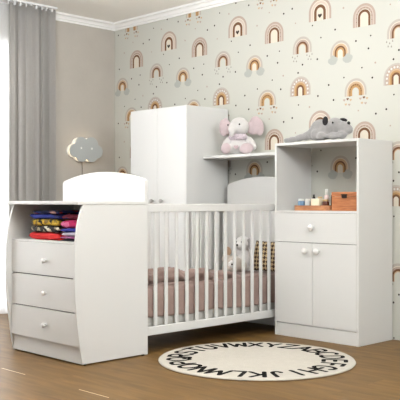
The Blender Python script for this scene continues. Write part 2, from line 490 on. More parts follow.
# header loops: small white tabs at the top of every pleat
for k in range(9):
    y = -1.27 + k * .053
    mesh_obj('hook_tab', B(.176, .194, y - .007, y + .007, 2.604, 2.634, bev=.002), RAIL, g)
v = curtain('sheer_curtain', -3.95, -1.20, .105, .008, 2.622, 30, .016, VOILE, 5, 420)
tag(v, 'white sheer voile curtain covering the bright window at the far left', 'curtain')
rail = mesh_obj('curtain_rail', B(.085, .205, -4.05, -.80, 2.634, 2.6499, bev=.002), RAIL)
tag(rail, 'white ceiling rail that carries the grey drape', 'curtain rail')

# ------------------------------------------------------------------ changing dresser
dr = thing('changing_dresser', 'white three drawer changing dresser with bowed sides at the foot of the crib', 'dresser', (1.95, -1.85, 0))
def P(name, bm, m=WHITE, parent=None, label=None, smooth=False):
    """part with world coordinates -> local to its parent's root"""
    root = parent
    off = Vector((0, 0, 0))
    while root is not None:
        off += Vector(root.location); root = root.parent
    bmesh.ops.translate(bm, verts=bm.verts, vec=-off)
    o = mesh_obj(name, bm, m, parent, smooth)
    if label: o['label'] = label
    return o
prof = [(-2.083, .008), (-2.092, .052), (-2.110, .16), (-2.125, .28), (-2.135, .40), (-2.139, .50), (-2.138, .60), (-2.131, .72), (-2.110, .846), (-2.080, .934)]
def smooth_prof(p, m=4):
    out = []
    for i in range(len(p) - 1):
        p0 = p[max(i - 1, 0)]; p1 = p[i]; p2 = p[i + 1]; p3 = p[min(i + 2, len(p) - 1)]
        for k in range(m):
            t = k / m
            out.append(tuple(.5 * ((2 * p1[j]) + (-p0[j] + p2[j]) * t + (2 * p0[j] - 5 * p1[j] + 4 * p2[j] - p3[j]) * t * t + (-p0[j] + 3 * p1[j] - 3 * p2[j] + p3[j]) * t ** 3) for j in (0, 1)))
    return out + [p[-1]]
sp = smooth_prof(prof)
for x0, x1 in ((1.573, 1.589), (2.312, 2.328)):
    P('side_panel', extrude_poly(bmesh.new(), sp + [(-1.600, .934), (-1.600, .008)], 'x', x0, x1, bev=.0012), parent=dr)
P('top_panel', B(1.560, 2.331, -2.118, -1.599, .9345, .956, bev=.003), parent=dr)
P('shelf_panel', B(1.589, 2.312, -2.100, -1.612, .703, .715), parent=dr)
P('back_panel', B(1.589, 2.312, -1.612, -1.602, .02, .934, bev=0), parent=dr)
P('plinth', B(1.589, 2.312, -2.085, -2.067, .008, .104), parent=dr)
P('gap_shade_block', B(1.590, 2.311, -2.070, -1.70, .02, .700, bev=0), FOOT, parent=dr, label='dark block painting shade into the gaps behind the drawer fronts')  # solid dark block, its colour stands in for shade between the drawers
for z0, z1, kz in ((.504, .701, .594), (.304, .498, .395), (.108, .298, .203)):
    d = P('drawer', B(1.5905, 2.3105, -2.102, -2.084, z0, z1, bev=.002), parent=dr)
    P('knob', knob_bm((1.978, -2.102, kz), s=.88), KNOB, d)
for x in (1.583, 2.319):
    for y in (-2.06, -1.62): P('foot', lathe(bmesh.new(), [(0, 0), (.009, 0), (.009, .0082), (0, .0082)], (x, y, 0)), FOOT, dr)

# ------------------------------------------------------------------ crib
cr = thing('crib', 'white slatted baby crib with arched headboard and footboard', 'crib', (1.95, -.98, 0))
def board_outline(x0, x1, zs, zp, z0=.0, r=.022):
    xm = (x0 + x1) / 2; hw = (x1 - x0) / 2; h = zp - zs
    R = (hw * hw + h * h) / (2 * h); pts = [(x0, z0), (x1, z0)]
    top = []
    n = 30
    for k in range(n + 1):
        x = x1 - (x1 - x0) * k / n
        z = zp - R + math.sqrt(max(R * R - (x - xm) ** 2, 0))
        top.append([x, z])
    # rounded shoulders
    for p in top:
        e = min(p[0] - x0, x1 - p[0])
        if e < r: p[1] -= (r - math.sqrt(max(r * r - (r - e) ** 2, 0)))
    pts += [(x1, top[0][1])] + [tuple(p) for p in top[1:-1]] + [(x0, top[-1][1])]
    # denser shoulders
    extra_r = []; extra_l = []
    for e in (.002, .006, .012):
        z = zp - R + math.sqrt(R * R - (hw - e) ** 2) - (r - math.sqrt(r * r - (r - e) ** 2))
        extra_r.append((x1 - e, z)); extra_l.append((x0 + e, z))
    i = 3
    return pts[:3] + extra_r + pts[3:-1] + extra_l[::-1] + pts[-1:]
for nm, y0, y1, bx0 in (('footboard', -1.598, -1.573, 1.430), ('headboard', -.105, -.080, 1.590)):
    P(nm, extrude_poly(bmesh.new(), board_outline(bx0, 2.314, 1.090, 1.148), 'y', y0, y1, bev=.004), parent=cr)
SY = [-1.5, -1.41, -1.319, -1.228, -1.137, -1.046, -.955, -.864, -.773, -.682, -.591, -.5, -.41, -.319, -.228, -.152]
for x0, x1 in ((2.290, 2.312), (1.594, 1.616)):
    P('top_rail', B(x0, x1, -1.573, -.105, .886, .936, bev=.004), parent=cr)
    P('bottom_rail', B(x0, x1, -1.573, -.105, .114, .168, bev=.004), parent=cr)
    xm = (x0 + x1) / 2
    for y in SY:
        P('slat', B(xm - .0065, xm + .0065, y - .0135, y + .0135, .166, .888, bev=.004), parent=cr)
P('mattress_base', B(1.618, 2.288, -1.572, -.106, .126, .141), parent=cr)

mt = mesh_obj('mattress', B(1.628, 2.272, -1.560, -.118, .1425, .395, bev=.03, seg=4), MATT, smooth=True)
tag(mt, 'grey mattress lying inside the crib under the mauve blanket', 'mattress')

# blanket: sheet over the mattress with a hanging front edge, and a bunched roll on top
def fb(x, y, z=0, o=2):
    return noise.fractal((x, y, z), 1.0, 2.0, o)
bm = bmesh.new(); NY = 220
path = []
for k in range(13): path.append((1.642 + (2.262 - 1.642) * k / 12, .405, 'top'))
for k in range(1, 6):
    a = PI / 2 * k / 5; path.append((2.252 + .026 * math.sin(a), .379 + .026 * math.cos(a), 'edge'))
for k in range(1, 11): path.append((2.278, .379 - .16 * k / 10, 'side'))
rows = []
for i in range(NY + 1):
    y = -1.552 + (1.552 - .125) * i / NY; row = []
    hem = .016 * fb(y * 5, 1.3) + .012 * (y + 1) * -1
    for j, (x, z, w) in enumerate(path):
        if w == 'top':
            zz = z + .010 + .012 * fb(x * 6, y * 6) + .006 * fb(x * 16, y * 12, 2)
            xx = x
        elif w == 'edge':
            xx, zz = x, z + .006 + .004 * fb(y * 8, 4)
        else:
            t = (.379 - z) / .16
            pleat = .0075 * t * math.sin(y * 52 + 2.6 * math.sin(y * 9)) + .005 * t * fb(y * 14, z * 5)
            xx = x + max(pleat, -.004) + .003; zz = z + t * hem
            xx = min(xx, 2.2885)
        row.append(bm.verts.new((xx, y, zz)))
    rows.append(row)
for a, b in zip(rows, rows[1:]):
    for j in range(len(path) - 1): bm.faces.new((a[j], a[j + 1], b[j + 1], b[j]))
# bunched folds lying along the front of the bed
def roll(bm, pts, rad, seed, n=26):
    rings = []
    for i, p in enumerate(pts):
        ring = []
        for k in range(n):
            a = 2 * PI * k / n
            rr = rad[i] * (1 + .45 * fb(p[1] * 11 + seed, math.cos(a) * 1.1, math.sin(a) * 1.3) + .16 * math.sin(3 * a + p[1] * 22 + seed) + .0 * fb(p[1] * 34, a * 2, seed))
            ring.append(bm.verts.new((p[0] + rr * 1.5 * math.cos(a), p[1], max(p[2] + rr * math.sin(a), .402))))
        rings.append(ring)
    for a, b in zip(rings, rings[1:]):
        for k in range(n): bm.faces.new((a[k], a[(k + 1) % n], b[(k + 1) % n], b[k]))
    bm.faces.new(rings[0]); bm.faces.new(rings[-1][::-1])
def rollpath(y0, y1, x, zb, r0, seed, n=46, dx=.03):
    pts = []; rad = []
    for i in range(n + 1):
        t = i / n; y = y0 + (y1 - y0) * t
        e = math.sin(PI * min(max(t, .02), .98)) ** .45
        r = r0 * e * (1 + .25 * math.sin(t * 7 + seed))
        pts.append((x + dx * math.sin(t * 5 + seed), y, zb + r * .85)); rad.append(max(r, .006))
    return pts, rad
for a in ((-1.545, -1.36, 2.16, .42, .044, 1.0), (-1.43, -1.12, 2.13, .42, .047, 2.3), (-1.20, -.83, 2.15, .412, .038, 4.0), (-1.46, -.95, 2.02, .41, .045, .4), (-.98, -.60, 2.17, .408, .024, 3.1)):
    roll(bm, *rollpath(*a), a[5])
bmesh.ops.recalc_face_normals(bm, faces=bm.faces)
bl = mesh_obj('blanket', bm, MAUVE, smooth=True)
md = bl.modifiers.new('thickness', 'SOLIDIFY'); md.thickness = .003; md.offset = 0
tag(bl, 'crumpled mauve muslin blanket draped over the crib mattress', 'blanket')

# cushion with a woven diamond pattern
cm = bpy.data.materials.new('woven_diamond_fabric'); cm.use_nodes = True
nt = cm.node_tree; N = nt.nodes; L = nt.links; p = N['Principled BSDF']; p.inputs['Roughness'].default_value = .9
tc = N.new('ShaderNodeTexCoord'); mp = N.new('ShaderNodeMapping'); mp.inputs['Location'].default_value = (0, .004, 0); mp.inputs['Rotation'].default_value = (0, PI / 4, 0); mp.inputs['Scale'].default_value = (1.0, .0, 1.0)
ck = N.new('ShaderNodeTexChecker'); ck.inputs['Scale'].default_value = 46; ck.inputs['Color1'].default_value = lin((190, 168, 130)); ck.inputs['Color2'].default_value = lin((74, 52, 38))
L.new(tc.outputs['Object'], mp.inputs['Vector']); L.new(mp.outputs['Vector'], ck.inputs['Vector']); L.new(ck.outputs['Color'], p.inputs['Base Color'])
def cushion_bm(w, h, d, n=24):
    bm = bmesh.new(); sides = []
    for s in (-1, 1):
        g = []
        for i in range(n + 1):
            r = []
            for j in range(n + 1):
                u, v = 2 * i / n - 1, 2 * j / n - 1
                th = d / 2 * ((1 - u ** 4) * (1 - v ** 4)) ** .5
                sh = 1 - .05 * (1 - abs(u)) * v * v - 0
                r.append(bm.verts.new((u * w / 2 * (1 - .06 * (1 - v * v) * 0 - .0), s * th, v * h / 2 * (1 - .05 * (1 - u * u)))))
            g.append(r)
        for i in range(n):
            for j in range(n): bm.faces.new((g[i][j], g[i + 1][j], g[i + 1][j + 1], g[i][j + 1]))
    bmesh.ops.remove_doubles(bm, verts=bm.verts, dist=.0005)
    bmesh.ops.recalc_face_normals(bm, faces=bm.faces)
    return bm
cu = mesh_obj('cushion', cushion_bm(.27, .235, .07), cm, smooth=True)
cu.location = (2.125, -.220, .540); cu.rotation_euler = (-.20, 0, 0)
tag(cu, 'brown and cream diamond patterned cushion leaning on the crib headboard', 'cushion')

# plush toys in the crib
AL = math.radians(43)
t1 = thing('plush_puppy', 'white plush puppy sitting in the crib before the patterned cushion', 'soft toy', (1.968, -.318, .434), AL - .6)
blob('body', [((0, 0, .07), (.062, .055, .075)), ((-.045, -.05, .02), (.026, .05, .022)), ((.045, -.05, .02), (.026, .05, .022)), ((0, -.012, .20), (.060, .056, .058)), ((0, -.060, .185), (.03, .03, .025)), ((0, 0, .13), (.045, .045, .05))], FURW, t1, .007)
for sx in (-1, 1):
    blob('ear', [((sx * .058, -.004, .222), (.020, .026, .022), (0, 0, 0)), ((sx * .068, -.008, .190), (.015, .026, .040), (0, sx * -.15, 0))], FURG, t1, .006)['label'] = 'grey floppy ear'
    mesh_obj('eye', ell(bmesh.new(), (sx * .026, -.063, .215), (.007, .006, .007)), EYE, t1, True)
mesh_obj('nose', ell(bmesh.new(), (0, -.089, .192), (.010, .007, .008)), EYE, t1, True)
t2 = thing('plush_lamb', 'cream plush lamb with tan ear and white flower lying on the mauve blanket', 'soft toy', (2.050, -.515, .434), AL)
blob('body', [((0, 0, .06), (.068, .06, .062)), ((-.03, -.03, .03), (.055, .05, .035)), ((.05, .01, .045), (.05, .05, .045)), ((-.055, .0, .10), (.035, .035, .035))], FURC, t2, .007)
blob('ear', [((-.045, .0, .155), (.030, .018, .036), (0, -.3, 0)), ((-.05, .0, .12), (.022, .018, .03))], FURT, t2, .006)['label'] = 'tan ear'
bm = bmesh.new()
for k in range(7):
    a = 2 * PI * k / 7; ell(bm, (-.012 + .017 * math.cos(a), -.070, .062 + .017 * math.sin(a)), (.013, .007, .013), sub=2)
fl = mesh_obj('flower', bm, KNOB, t2, True); fl['label'] = 'white flower patch'
mesh_obj('button', ell(bmesh.new(), (-.012, -.076, .062), (.006, .005, .006)), EYE, fl, True)

# ------------------------------------------------------------------ wardrobe
wr = thing('wardrobe', 'tall white two door wardrobe in the corner behind the crib', 'wardrobe', (1.18, -.27, 0))
wx0, wx1, wy0, wy1, wz = .836, 1.522, -.495, -.025, 1.713
P('side_panel', B(wx0, wx0 + .016, wy0 + .018, wy1, .0, wz), parent=wr)
P('side_panel', B(wx1 - .016, wx1, wy0, wy1, .0, wz), parent=wr)
P('top_panel', B(wx0 + .016, wx1 - .016, wy0 + .0185, wy1, wz - .018, wz - .0005), parent=wr)
P('back_panel', B(wx0 + .016, wx1 - .016, wy1 - .012, wy1 - .002, .06, wz - .02, bev=0), FOOT, parent=wr, label='dark backing board')
P('plinth', B(wx0 + .016, wx1 - .016, wy0 + .03, wy0 + .046, 0, .08), parent=wr)
P('bottom_panel', B(wx0 + .016, wx1 - .016, wy0 + .02, wy1 - .014, .08, .096), parent=wr)
for x0, x1, kx in ((wx0 + .001, 1.1795, 1.125), (1.1825, wx1 - .017, 1.240)):
    d = P('door', B(x0, x1, wy0, wy0 + .017, .085, wz - .001, bev=.002), parent=wr)
    P('knob', knob_bm((kx, wy0, .958)), GKNOB, d)

# shelf between wardrobe and cabinet
sh = mesh_obj('wall_shelf', B(wx1 + .001, 2.357, -.313, -.003, 1.296, 1.317, bev=.002), WHITE)
tag(sh, 'white wall shelf above the headboard carrying the plush elephant', 'shelf')

# ------------------------------------------------------------------ storage cabinet
cb = thing('storage_cabinet', 'white cabinet with open niche, one drawer and two doors beside the crib', 'cabinet', (2.72, -.21, 0))
x0, x1, y0, y1, zt = 2.360, 3.080, -.414, -.012, 1.370
tz = .0165
P('side_panel', B(x0, x0 + tz, y0, y1, 0, zt), parent=cb)
P('side_panel', B(x1 - tz, x1, y0, y1, 0, zt), parent=cb)
P('top_panel', B(x0 + tz, x1 - tz, y0 + .0005, y1, zt - .018, zt - .0002), parent=cb)
P('shelf_panel', B(x0 + tz, x1 - tz, y0 + .001, y1, .874, .889), parent=cb)
P('back_panel', B(x0 + tz, x1 - tz, y1 - .012, y1 - .003, .06, .873, bev=0), parent=cb)
P('plinth', B(x0 + tz, x1 - tz, y0 + .0035, y0 + .02, 0, .090), parent=cb)
P('bottom_panel', B(x0 + tz, x1 - tz, y0 + .03, y1 - .014, .092, .108), parent=cb)
P('gap_shade_block', B(x0 + tz + .001, x1 - tz - .001, y0 + .02, y1 - .02, .110, .872, bev=0), FOOT, parent=cb, label='dark block painting shade into the gaps behind the fronts')  # dark filler whose colour gives the shade between drawer and doors
d = P('drawer', B(x0 + .001, x1 - tz - .001, y0 - .001, y0 + .015, .669, .872, bev=.002), parent=cb)
P('knob', knob_bm((2.705, y0 - .001, .775), s=1.2), KNOB, d)
for a, b, kx in ((x0 + .001, 2.6965, 2.648), (2.6995, x1 - tz - .001, 2.750)):
    d = P('door', B(a, b, y0 - .001, y0 + .015, .095, .6655, bev=.002), parent=cb)
    P('knob', knob_bm((kx, y0 - .001, .612), s=1.2), KNOB, d)

# niche contents
tr = thing('wooden_tray', 'low wooden tray holding toiletries in the cabinet niche', 'tray', (2.635, -.285, .8895))
bm = bmesh.new()
def rrect(x0, x1, y0, y1, r, n=6):
    pts = []
    for cx, cy, a0 in ((x1 - r, y1 - r, 0), (x0 + r, y1 - r, PI / 2), (x0 + r, y0 + r, PI), (x1 - r, y0 + r, 1.5 * PI)):
        for k in range(n + 1): pts.append((cx + r * math.cos(a0 + PI / 2 * k / n), cy + r * math.sin(a0 + PI / 2 * k / n)))
    return pts
P('tray_base', extrude_poly(bmesh.new(), rrect(2.482, 2.796, -.372, -.198, .05), 'z', .8895, .902), TRAYW, tr)
bm = bmesh.new(); o_ = rrect(2.480, 2.798, -.374, -.196, .052); i_ = rrect(2.490, 2.788, -.364, -.206, .044); n_ = len(o_)
V = [[bm.verts.new((p[0], p[1], z)) for p in q] for q, z in ((o_, .8897), (o_, .926), (i_, .926), (i_, .9022))]
for a, b in zip(V, V[1:]):
    for k in range(n_): bm.faces.new((a[k], a[(k + 1) % n_], b[(k + 1) % n_], b[k]))
bmesh.ops.recalc_face_normals(bm, faces=bm.faces)
P('tray_rim', bm, TRAYW, tr)
def jar(name, label, loc, r, h, bodym, lidm, lid_h=.015, neck=None, sq=False, grp='toiletries on the wooden tray'):
    t = thing(name, label, 'bottle' if 'bottle' in name else 'jar', loc, 0, grp)
    if sq: mesh_obj('body', B(-r, r, -r * .6, r * .6, 0, h, bev=.004), bodym, t)
    else: mesh_obj('body', lathe(bmesh.new(), [(0, 0), (r * .95, 0), (r, .003), (r, h * .82), (r * .9, h * .95), ((neck or r * .8), h), (0, h)], n=20), bodym, t)
    rr = neck or r * .82
    mesh_obj('lid', lathe(bmesh.new(), [(0, h), (rr, h), (rr, h + lid_h * .9), (rr * .9, h + lid_h), (0, h + lid_h)], n=18), lidm, t)
    return t
jar('jar', 'blue jar with white lid at the left end of the wooden tray', (2.532, -.325, .9022), .026, .055, BLUEJ, STAR)
jar('jar', 'dull blue and white jar second from left on the wooden tray', (2.590, -.325, .9022), .022, .055, GREYL, STAR)
b_ = thing('carton', 'small cream carton standing in the middle of the wooden tray', 'box', (2.672, -.33, .9022), 0, 'toiletries on the wooden tray')
mesh_obj('body', B(-.036, .036, -.02, .02, 0, .070, bev=.002), CREAMJ, b_)
mesh_obj('flap', B(-.034, .034, -.018, .018, .0701, .0715, bev=0), STAR, b_)
jar('jar', 'small brown glass jar at the right end of the wooden tray', (2.748, -.33, .9022), .026, .052, BROWNJ, TANJ, .014)
jar('bottle', 'dark slim bottle behind the blue jars on the tray', (2.585, -.25, .9022), .012, .085, DARKJ, FOOT, .016, .007)
jar('bottle', 'tan capped bottle behind the cream carton on the tray', (2.640, -.25, .9022), .021, .066, DARKJ, TANJ, .020, .017)
jar('bottle', 'tall pale pink bottle with white cap at the back of the tray', (2.698, -.25, .9022), .018, .098, PINKJ, STAR, .040, .010)
jar('bottle', 'small dark bottle at the back right corner of the tray', (2.745, -.245, .9022), .013, .10, DARKJ, TANJ, .014, .008)
bx = thing('wooden_box', 'reddish wooden box with dark clasp at the right of the cabinet niche', 'box', (2.925, -.28, .8895))
P('body', B(2.818, 3.045, -.355, -.20, .8895, .985, bev=.002), BOXW, bx)
P('lid', B(2.817, 3.046, -.356, -.199, .9865, 1.018, bev=.003), BOXW, bx)
P('clasp', B(2.905, 2.945, -.3595, -.3555, .976, 1.003, bev=.001), CLASP, bx)
P('handle', tube(bmesh.new(), [(2.90 + .05 * k / 10, -.358 - .012 * math.sin(PI * k / 10), 1.0 - .0 * k) for k in range(11)], .003), CLASP, bx)

# ------------------------------------------------------------------ clothes in the dresser niche
def garment(name, label, x0, x1, y0, y1, z0, z1, m, seed, grp, rz=0):
    """a folded garment: two or three soft layers with rounded front folds"""
    rnd = random.Random(seed); bm = bmesh.new(); h = z1 - z0; nl = 1
    cx, cy = (x0 + x1) / 2, (y0 + y1) / 2
    def wave(z, x, zb):
        k = min(1, max(0, (z + zb - .7155) / .05)); return z + .010 * k * noise.noise((x * 15, 3.3, 0)) + .003 * k * noise.noise((x * 40, 1.3, (z + zb) * 8))
    for l in range(nl):
        a, b = h * l / nl, h * (l + 1) / nl - .0008
        nx, nq = 26, 10
        hx, hy = (x1 - x0) / 2 - rnd.uniform(0, .008), (y1 - y0) / 2 - rnd.uniform(0, .008)
        rings = []
        for i in range(nx + 1):
            u = -1 + 2 * i / nx; ring = []
            e = (1 - abs(u) ** 8) ** .4 if abs(u) < 1 else 0
            hh = (b - a) / 2 * max(e, .12)
            for k in range(4 * nq):
                t = 2 * PI * k / (4 * nq)
                c, s = math.cos(t), math.sin(t)
                yy = hy * math.copysign(abs(c) ** .25, c)
                zz = hh * math.copysign(abs(s) ** .45, s)
                w = .007 * fb(u * 2.5 + seed * 3.1, yy * 14, l * 5 + s) * (1 if s > 0 else .2)
                ring.append(bm.verts.new((hx * u, yy + .004 * fb(u * 3, seed, l), wave((a + b) / 2 + zz + (min(w, 0) if s > 0 else 0), cx + hx * u, z0))))
            rings.append(ring)
        for p_, q_ in zip(rings, rings[1:]):
            for k in range(4 * nq): bm.faces.new((p_[k], p_[(k + 1) % (4 * nq)], q_[(k + 1) % (4 * nq)], q_[k]))
        bm.faces.new(rings[0]); bm.faces.new(rings[-1][::-1])
    bmesh.ops.recalc_face_normals(bm, faces=bm.faces)
    o = mesh_obj(name, bm, m, smooth=True); o.location = (cx, cy, z0); o.rotation_euler = (0, 0, rz)
    return tag(o, label, 'clothing', grp)
GA, GB = 'folded clothes in the left stack', 'folded clothes in the right stack'
Lx0, Lx1, Ly0, Ly1 = 1.742, 2.068, -2.068, -1.80
RED = mat('red_jersey', (206, 34, 34), .9, .3, 120, .06, 20)
NAVY = print_mat('navy_red_print', [(0, (40, 44, 92)), (.45, (176, 52, 66)), (.62, (222, 170, 160)), (.75, (48, 60, 130))], 34, 'voronoi', (.6, 1, 1.6))
BLUE = print_mat('blue_print', [(0, (44, 60, 160)), (.55, (36, 44, 110)), (.8, (96, 120, 210))], 26)
YEL = print_mat('yellow_black_print', [(0, (36, 34, 34)), (.42, (216, 178, 52)), (.74, (140, 112, 50))], 24, 'noise')
BW = print_mat('black_white_print', [(0, (30, 28, 30)), (.42, (226, 218, 196)), (.62, (60, 56, 54)), (.8, (170, 160, 130))], 42, 'voronoi')
garment('folded_shirt', 'bright red folded shirt at the bottom of the left clothes stack', Lx0 - .015, Lx1, Ly0, Ly1, .7155, .762, RED, 1, GA)
garment('folded_shirt', 'black and white printed folded shirt on the red one', Lx0, Lx1, Ly0, Ly1, .7625, .803, BW, 2, GA)
garment('folded_shirt', 'yellow and black printed folded shirt in the left stack', Lx0 + .005, Lx1 - .005, Ly0 + .003, Ly1, .8035, .846, YEL, 3, GA)
garment('folded_shirt', 'royal blue folded shirt on the yellow one in the left stack', Lx0, Lx1, Ly0, Ly1, .8465, .876, BLUE, 4, GA)
garment('folded_shirt', 'navy folded shirt with red print topping the left stack', Lx0 + .012, Lx1 - .01, Ly0 + .006, Ly1, .8765, .899, NAVY, 5, GA)
Rx0, Rx1 = 2.078, 2.294
garment('folded_shirt', 'dark navy folded trousers at the bottom of the right clothes stack', Rx0, Rx1, Ly0, Ly1, .7155, .730, mat('dark_jersey', (44, 36, 52), .9, .2, 120), 6, GB)
garment('folded_shirt', 'plum folded shirt low in the right clothes stack', Rx0, Rx1, Ly0, Ly1, .7305, .748, print_mat('plum_print', [(0, (150, 84, 130)), (.6, (196, 150, 180))], 30), 7, GB)
garment('folded_shirt', 'pale lilac white folded shirt in the right clothes stack', Rx0, Rx1, Ly0, Ly1, .7485, .774, mat('lilac_white_jersey', (216, 206, 222), .9, .2, 120), 8, GB)
garment('folded_shirt', 'blue folded shirt under the magenta one in the right stack', Rx0, Rx1, Ly0, Ly1, .7745, .797, mat('blue_jersey', (58, 66, 168), .9, .2, 120), 9, GB)
garment('folded_shirt', 'thick magenta folded shirt in the right clothes stack', Rx0, Rx1, Ly0, Ly1, .7975, .848, print_mat('magenta_print', [(0, (200, 30, 100)), (.6, (170, 22, 78)), (.85, (226, 110, 160))], 22), 10, GB)
garment('folded_shirt', 'dark crimson folded shirt topping the right clothes stack', Rx0 + .004, Rx1, Ly0 + .004, Ly1, .8485, .880, print_mat('crimson_print', [(0, (128, 24, 58)), (.55, (62, 36, 84)), (.8, (170, 44, 80))], 26), 11, GB)

# ------------------------------------------------------------------ plush elephant on the shelf
el = thing('plush_elephant', 'white and pink plush elephant sitting on the wall shelf', 'soft toy', (1.800, -.195, 1.3175), math.radians(38))
blob('body', [((0, .0, .075), (.080, .07, .085)), ((0, 0, .13), (.055, .05, .05)),
              ((.006, -.005, .222), (.078, .072, .076)), ((-.03, -.045, .205), (.048, .045, .046)),
              ((-.04, -.080, .186), (.026, .024, .030)), ((-.045, -.092, .160), (.019, .018, .024)),
              ((-.088, -.022, .100), (.028, .034, .058), (0, .65, 0)), ((.098, -.022, .098), (.030, .036, .060), (0, -.7, 0)), ((.122, -.035, .062), (.024, .028, .03)),
              ((-.075, -.05, .04), (.042, .06, .038)), ((.065, -.05, .04), (.045, .06, .038))], FURW, el, .007)
for sx in (-1, 1):
    if sx > 0: L_ = [((.120, .018, .228), (.052, .015, .072), (0, .25, -.15)), ((.158, .020, .222), (.042, .015, .072), (0, -.12, -.15)), ((.085, .012, .215), (.03, .014, .045)), ((.135, .018, .272), (.045, .014, .036), (0, .25, 0))]
    else: L_ = [((-.105, .014, .222), (.036, .015, .078), (0, .05, .25)), ((-.130, .018, .222), (.026, .014, .066), (0, 0, .25)), ((-.08, .012, .215), (.03, .014, .05))]
    e = blob('ear', L_, FURP, el, .006); e['label'] = 'pink ear'
    f = blob('foot_pad', [((-.090, -.095, .048), (.040, .022, .046)) if sx < 0 else ((.070, -.098, .046), (.056, .022, .044), (0, -.2, 0))], FURP, el, .006); f['label'] = 'pink foot'
    mesh_obj('eye', ell(bmesh.new(), (.014, -.078, .236) if sx > 0 else (-.080, -.030, .236), (.0065, .005, .0065)), EYE, el, True)
bm = bmesh.new()
for k in range(15):
    a = -2.45 + (k / 14) * 1.75
    ell(bm, (.070 * math.cos(a + .0), .065 * math.sin(a) - .004, .138 + .004 * (k % 2)), (.022, .014, .024), sub=2)
bb = mesh_obj('bib', bm, FURL, el, True); bb['label'] = 'lilac printed bib'
def heart_solid(cx, y0, cz, s, d):
    pts = [(cx + s * 16 * math.sin(2 * PI * k / 28) ** 3 / 17, cz + s * (13 * math.cos(2 * PI * k / 28) - 5 * math.cos(4 * PI * k / 28) - 2 * math.cos(6 * PI * k / 28) - math.cos(8 * PI * k / 28)) / 17) for k in range(28)]
    return extrude_poly(bmesh.new(), pts, 'y', y0, y0 + d)
mesh_obj('heart_patch', heart_solid(-.012, -.080, .060, .019, .02), HEART, el)['label'] = 'small grey pink heart'

# ------------------------------------------------------------------ grey plush dog on the cabinet
dg = thing('plush_dog', 'grey plush dog lying on top of the white cabinet', 'soft toy', (2.675, -.295, 1.3702), 0)
blob('body', [((.0, .0, .082), (.072, .070, .080)), ((.06, 0, .075), (.07, .06, .062)), ((-.05, -.012, .062), (.045, .044, .050)),
              ((-.10, -.014, .050), (.055, .030, .034), (0, -.3, .0)), ((-.17, -.014, .038), (.058, .026, .028), (0, -.2, 0)), ((-.24, -.014, .029), (.052, .024, .025), (0, -.1, 0)), ((-.29, -.014, .026), (.03, .022, .022)),
              ((.02, -.064, .046), (.046, .036, .044), (0, 0, .3)), ((.075, -.085, .034), (.036, .03, .030)),
              ((.128, -.004, .108), (.060, .058, .056)), ((.19, .004, .092), (.055, .042, .044)), ((.236, .010, .074), (.030, .034, .034)),
              ((.15, -.05, .03), (.05, .03, .026)), ((.21, -.035, .036), (.04, .034, .030))], FURG, dg, .008, 16)
mesh_obj('ear', ell(bmesh.new(), (.088, -.058, .138), (.020, .012, .032), (0, .1, .4)), FURK, dg, True)['label'] = 'black ear'
mesh_obj('ear', ell(bmesh.new(), (.176, .030, .144), (.028, .014, .014), (0, .15, .5)), FURK, dg, True)['label'] = 'black ear'
mesh_obj('nose', ell(bmesh.new(), (.238, .004, .116), (.012, .011, .013)), EYE, dg, True)
mesh_obj('eye', ell(bmesh.new(), (.150, -.057, .122), (.0065, .005, .0065)), EYE, dg, True)

# ------------------------------------------------------------------ cloud lamp
def cloud_outline(s=1.0, n=96, dz=0):
    C = ((-.122, -.012, .062), (-.055, .040, .075), (.058, .040, .078), (.128, -.014, .060), (.062, -.048, .066), (-.052, -.048, .066), (0, 0, .09))
    pts = []
    for k in range(n):
        a = 2 * PI * k / n; dx, dy = math.cos(a), math.sin(a); best = 0
        for cx, cy, r in C:
            b = dx * cx + dy * cy; c = cx * cx + cy * cy - r * r; D = b * b - c
            if D >= 0: best = max(best, b + math.sqrt(D))
        pts.append((best * dx * s, best * dy * s + dz))
    return pts
lm = thing('cloud_lamp', 'pale grey cloud shaped night light glowing on the taupe wall', 'lamp', (0.001, -.385, 1.432))
mesh_obj('backplate', extrude_poly(bmesh.new(), cloud_outline(.97), 'x', .0005, .022, bev=.002), STAR, lm)['label'] = 'white cloud backplate'
mesh_obj('diffuser', extrude_poly(bmesh.new(), cloud_outline(.88), 'x', .0222, .052), LED, lm)
fr = mesh_obj('front_panel', extrude_poly(bmesh.new(), cloud_outline(1.0), 'x', .0525, .066, bev=.002), GREYL, lm); fr['label'] = 'pale grey cloud front'
for sy in (-1, 1):
    pts = [(sy * .060 + (.014 if k % 2 == 0 else .006) * math.cos(PI * k / 5 + PI / 2), .012 + (.014 if k % 2 == 0 else .006) * math.sin(PI * k / 5 + PI / 2)) for k in range(10)]
    mesh_obj('star', extrude_poly(bmesh.new(), pts, 'x', .0658, .0675), STAR, fr)
P('cord', tube(bmesh.new(), [(.006, -.392 + .002 * math.sin(k), 1.33 - .06 * k) for k in range(19)], .003), CORD, lm)

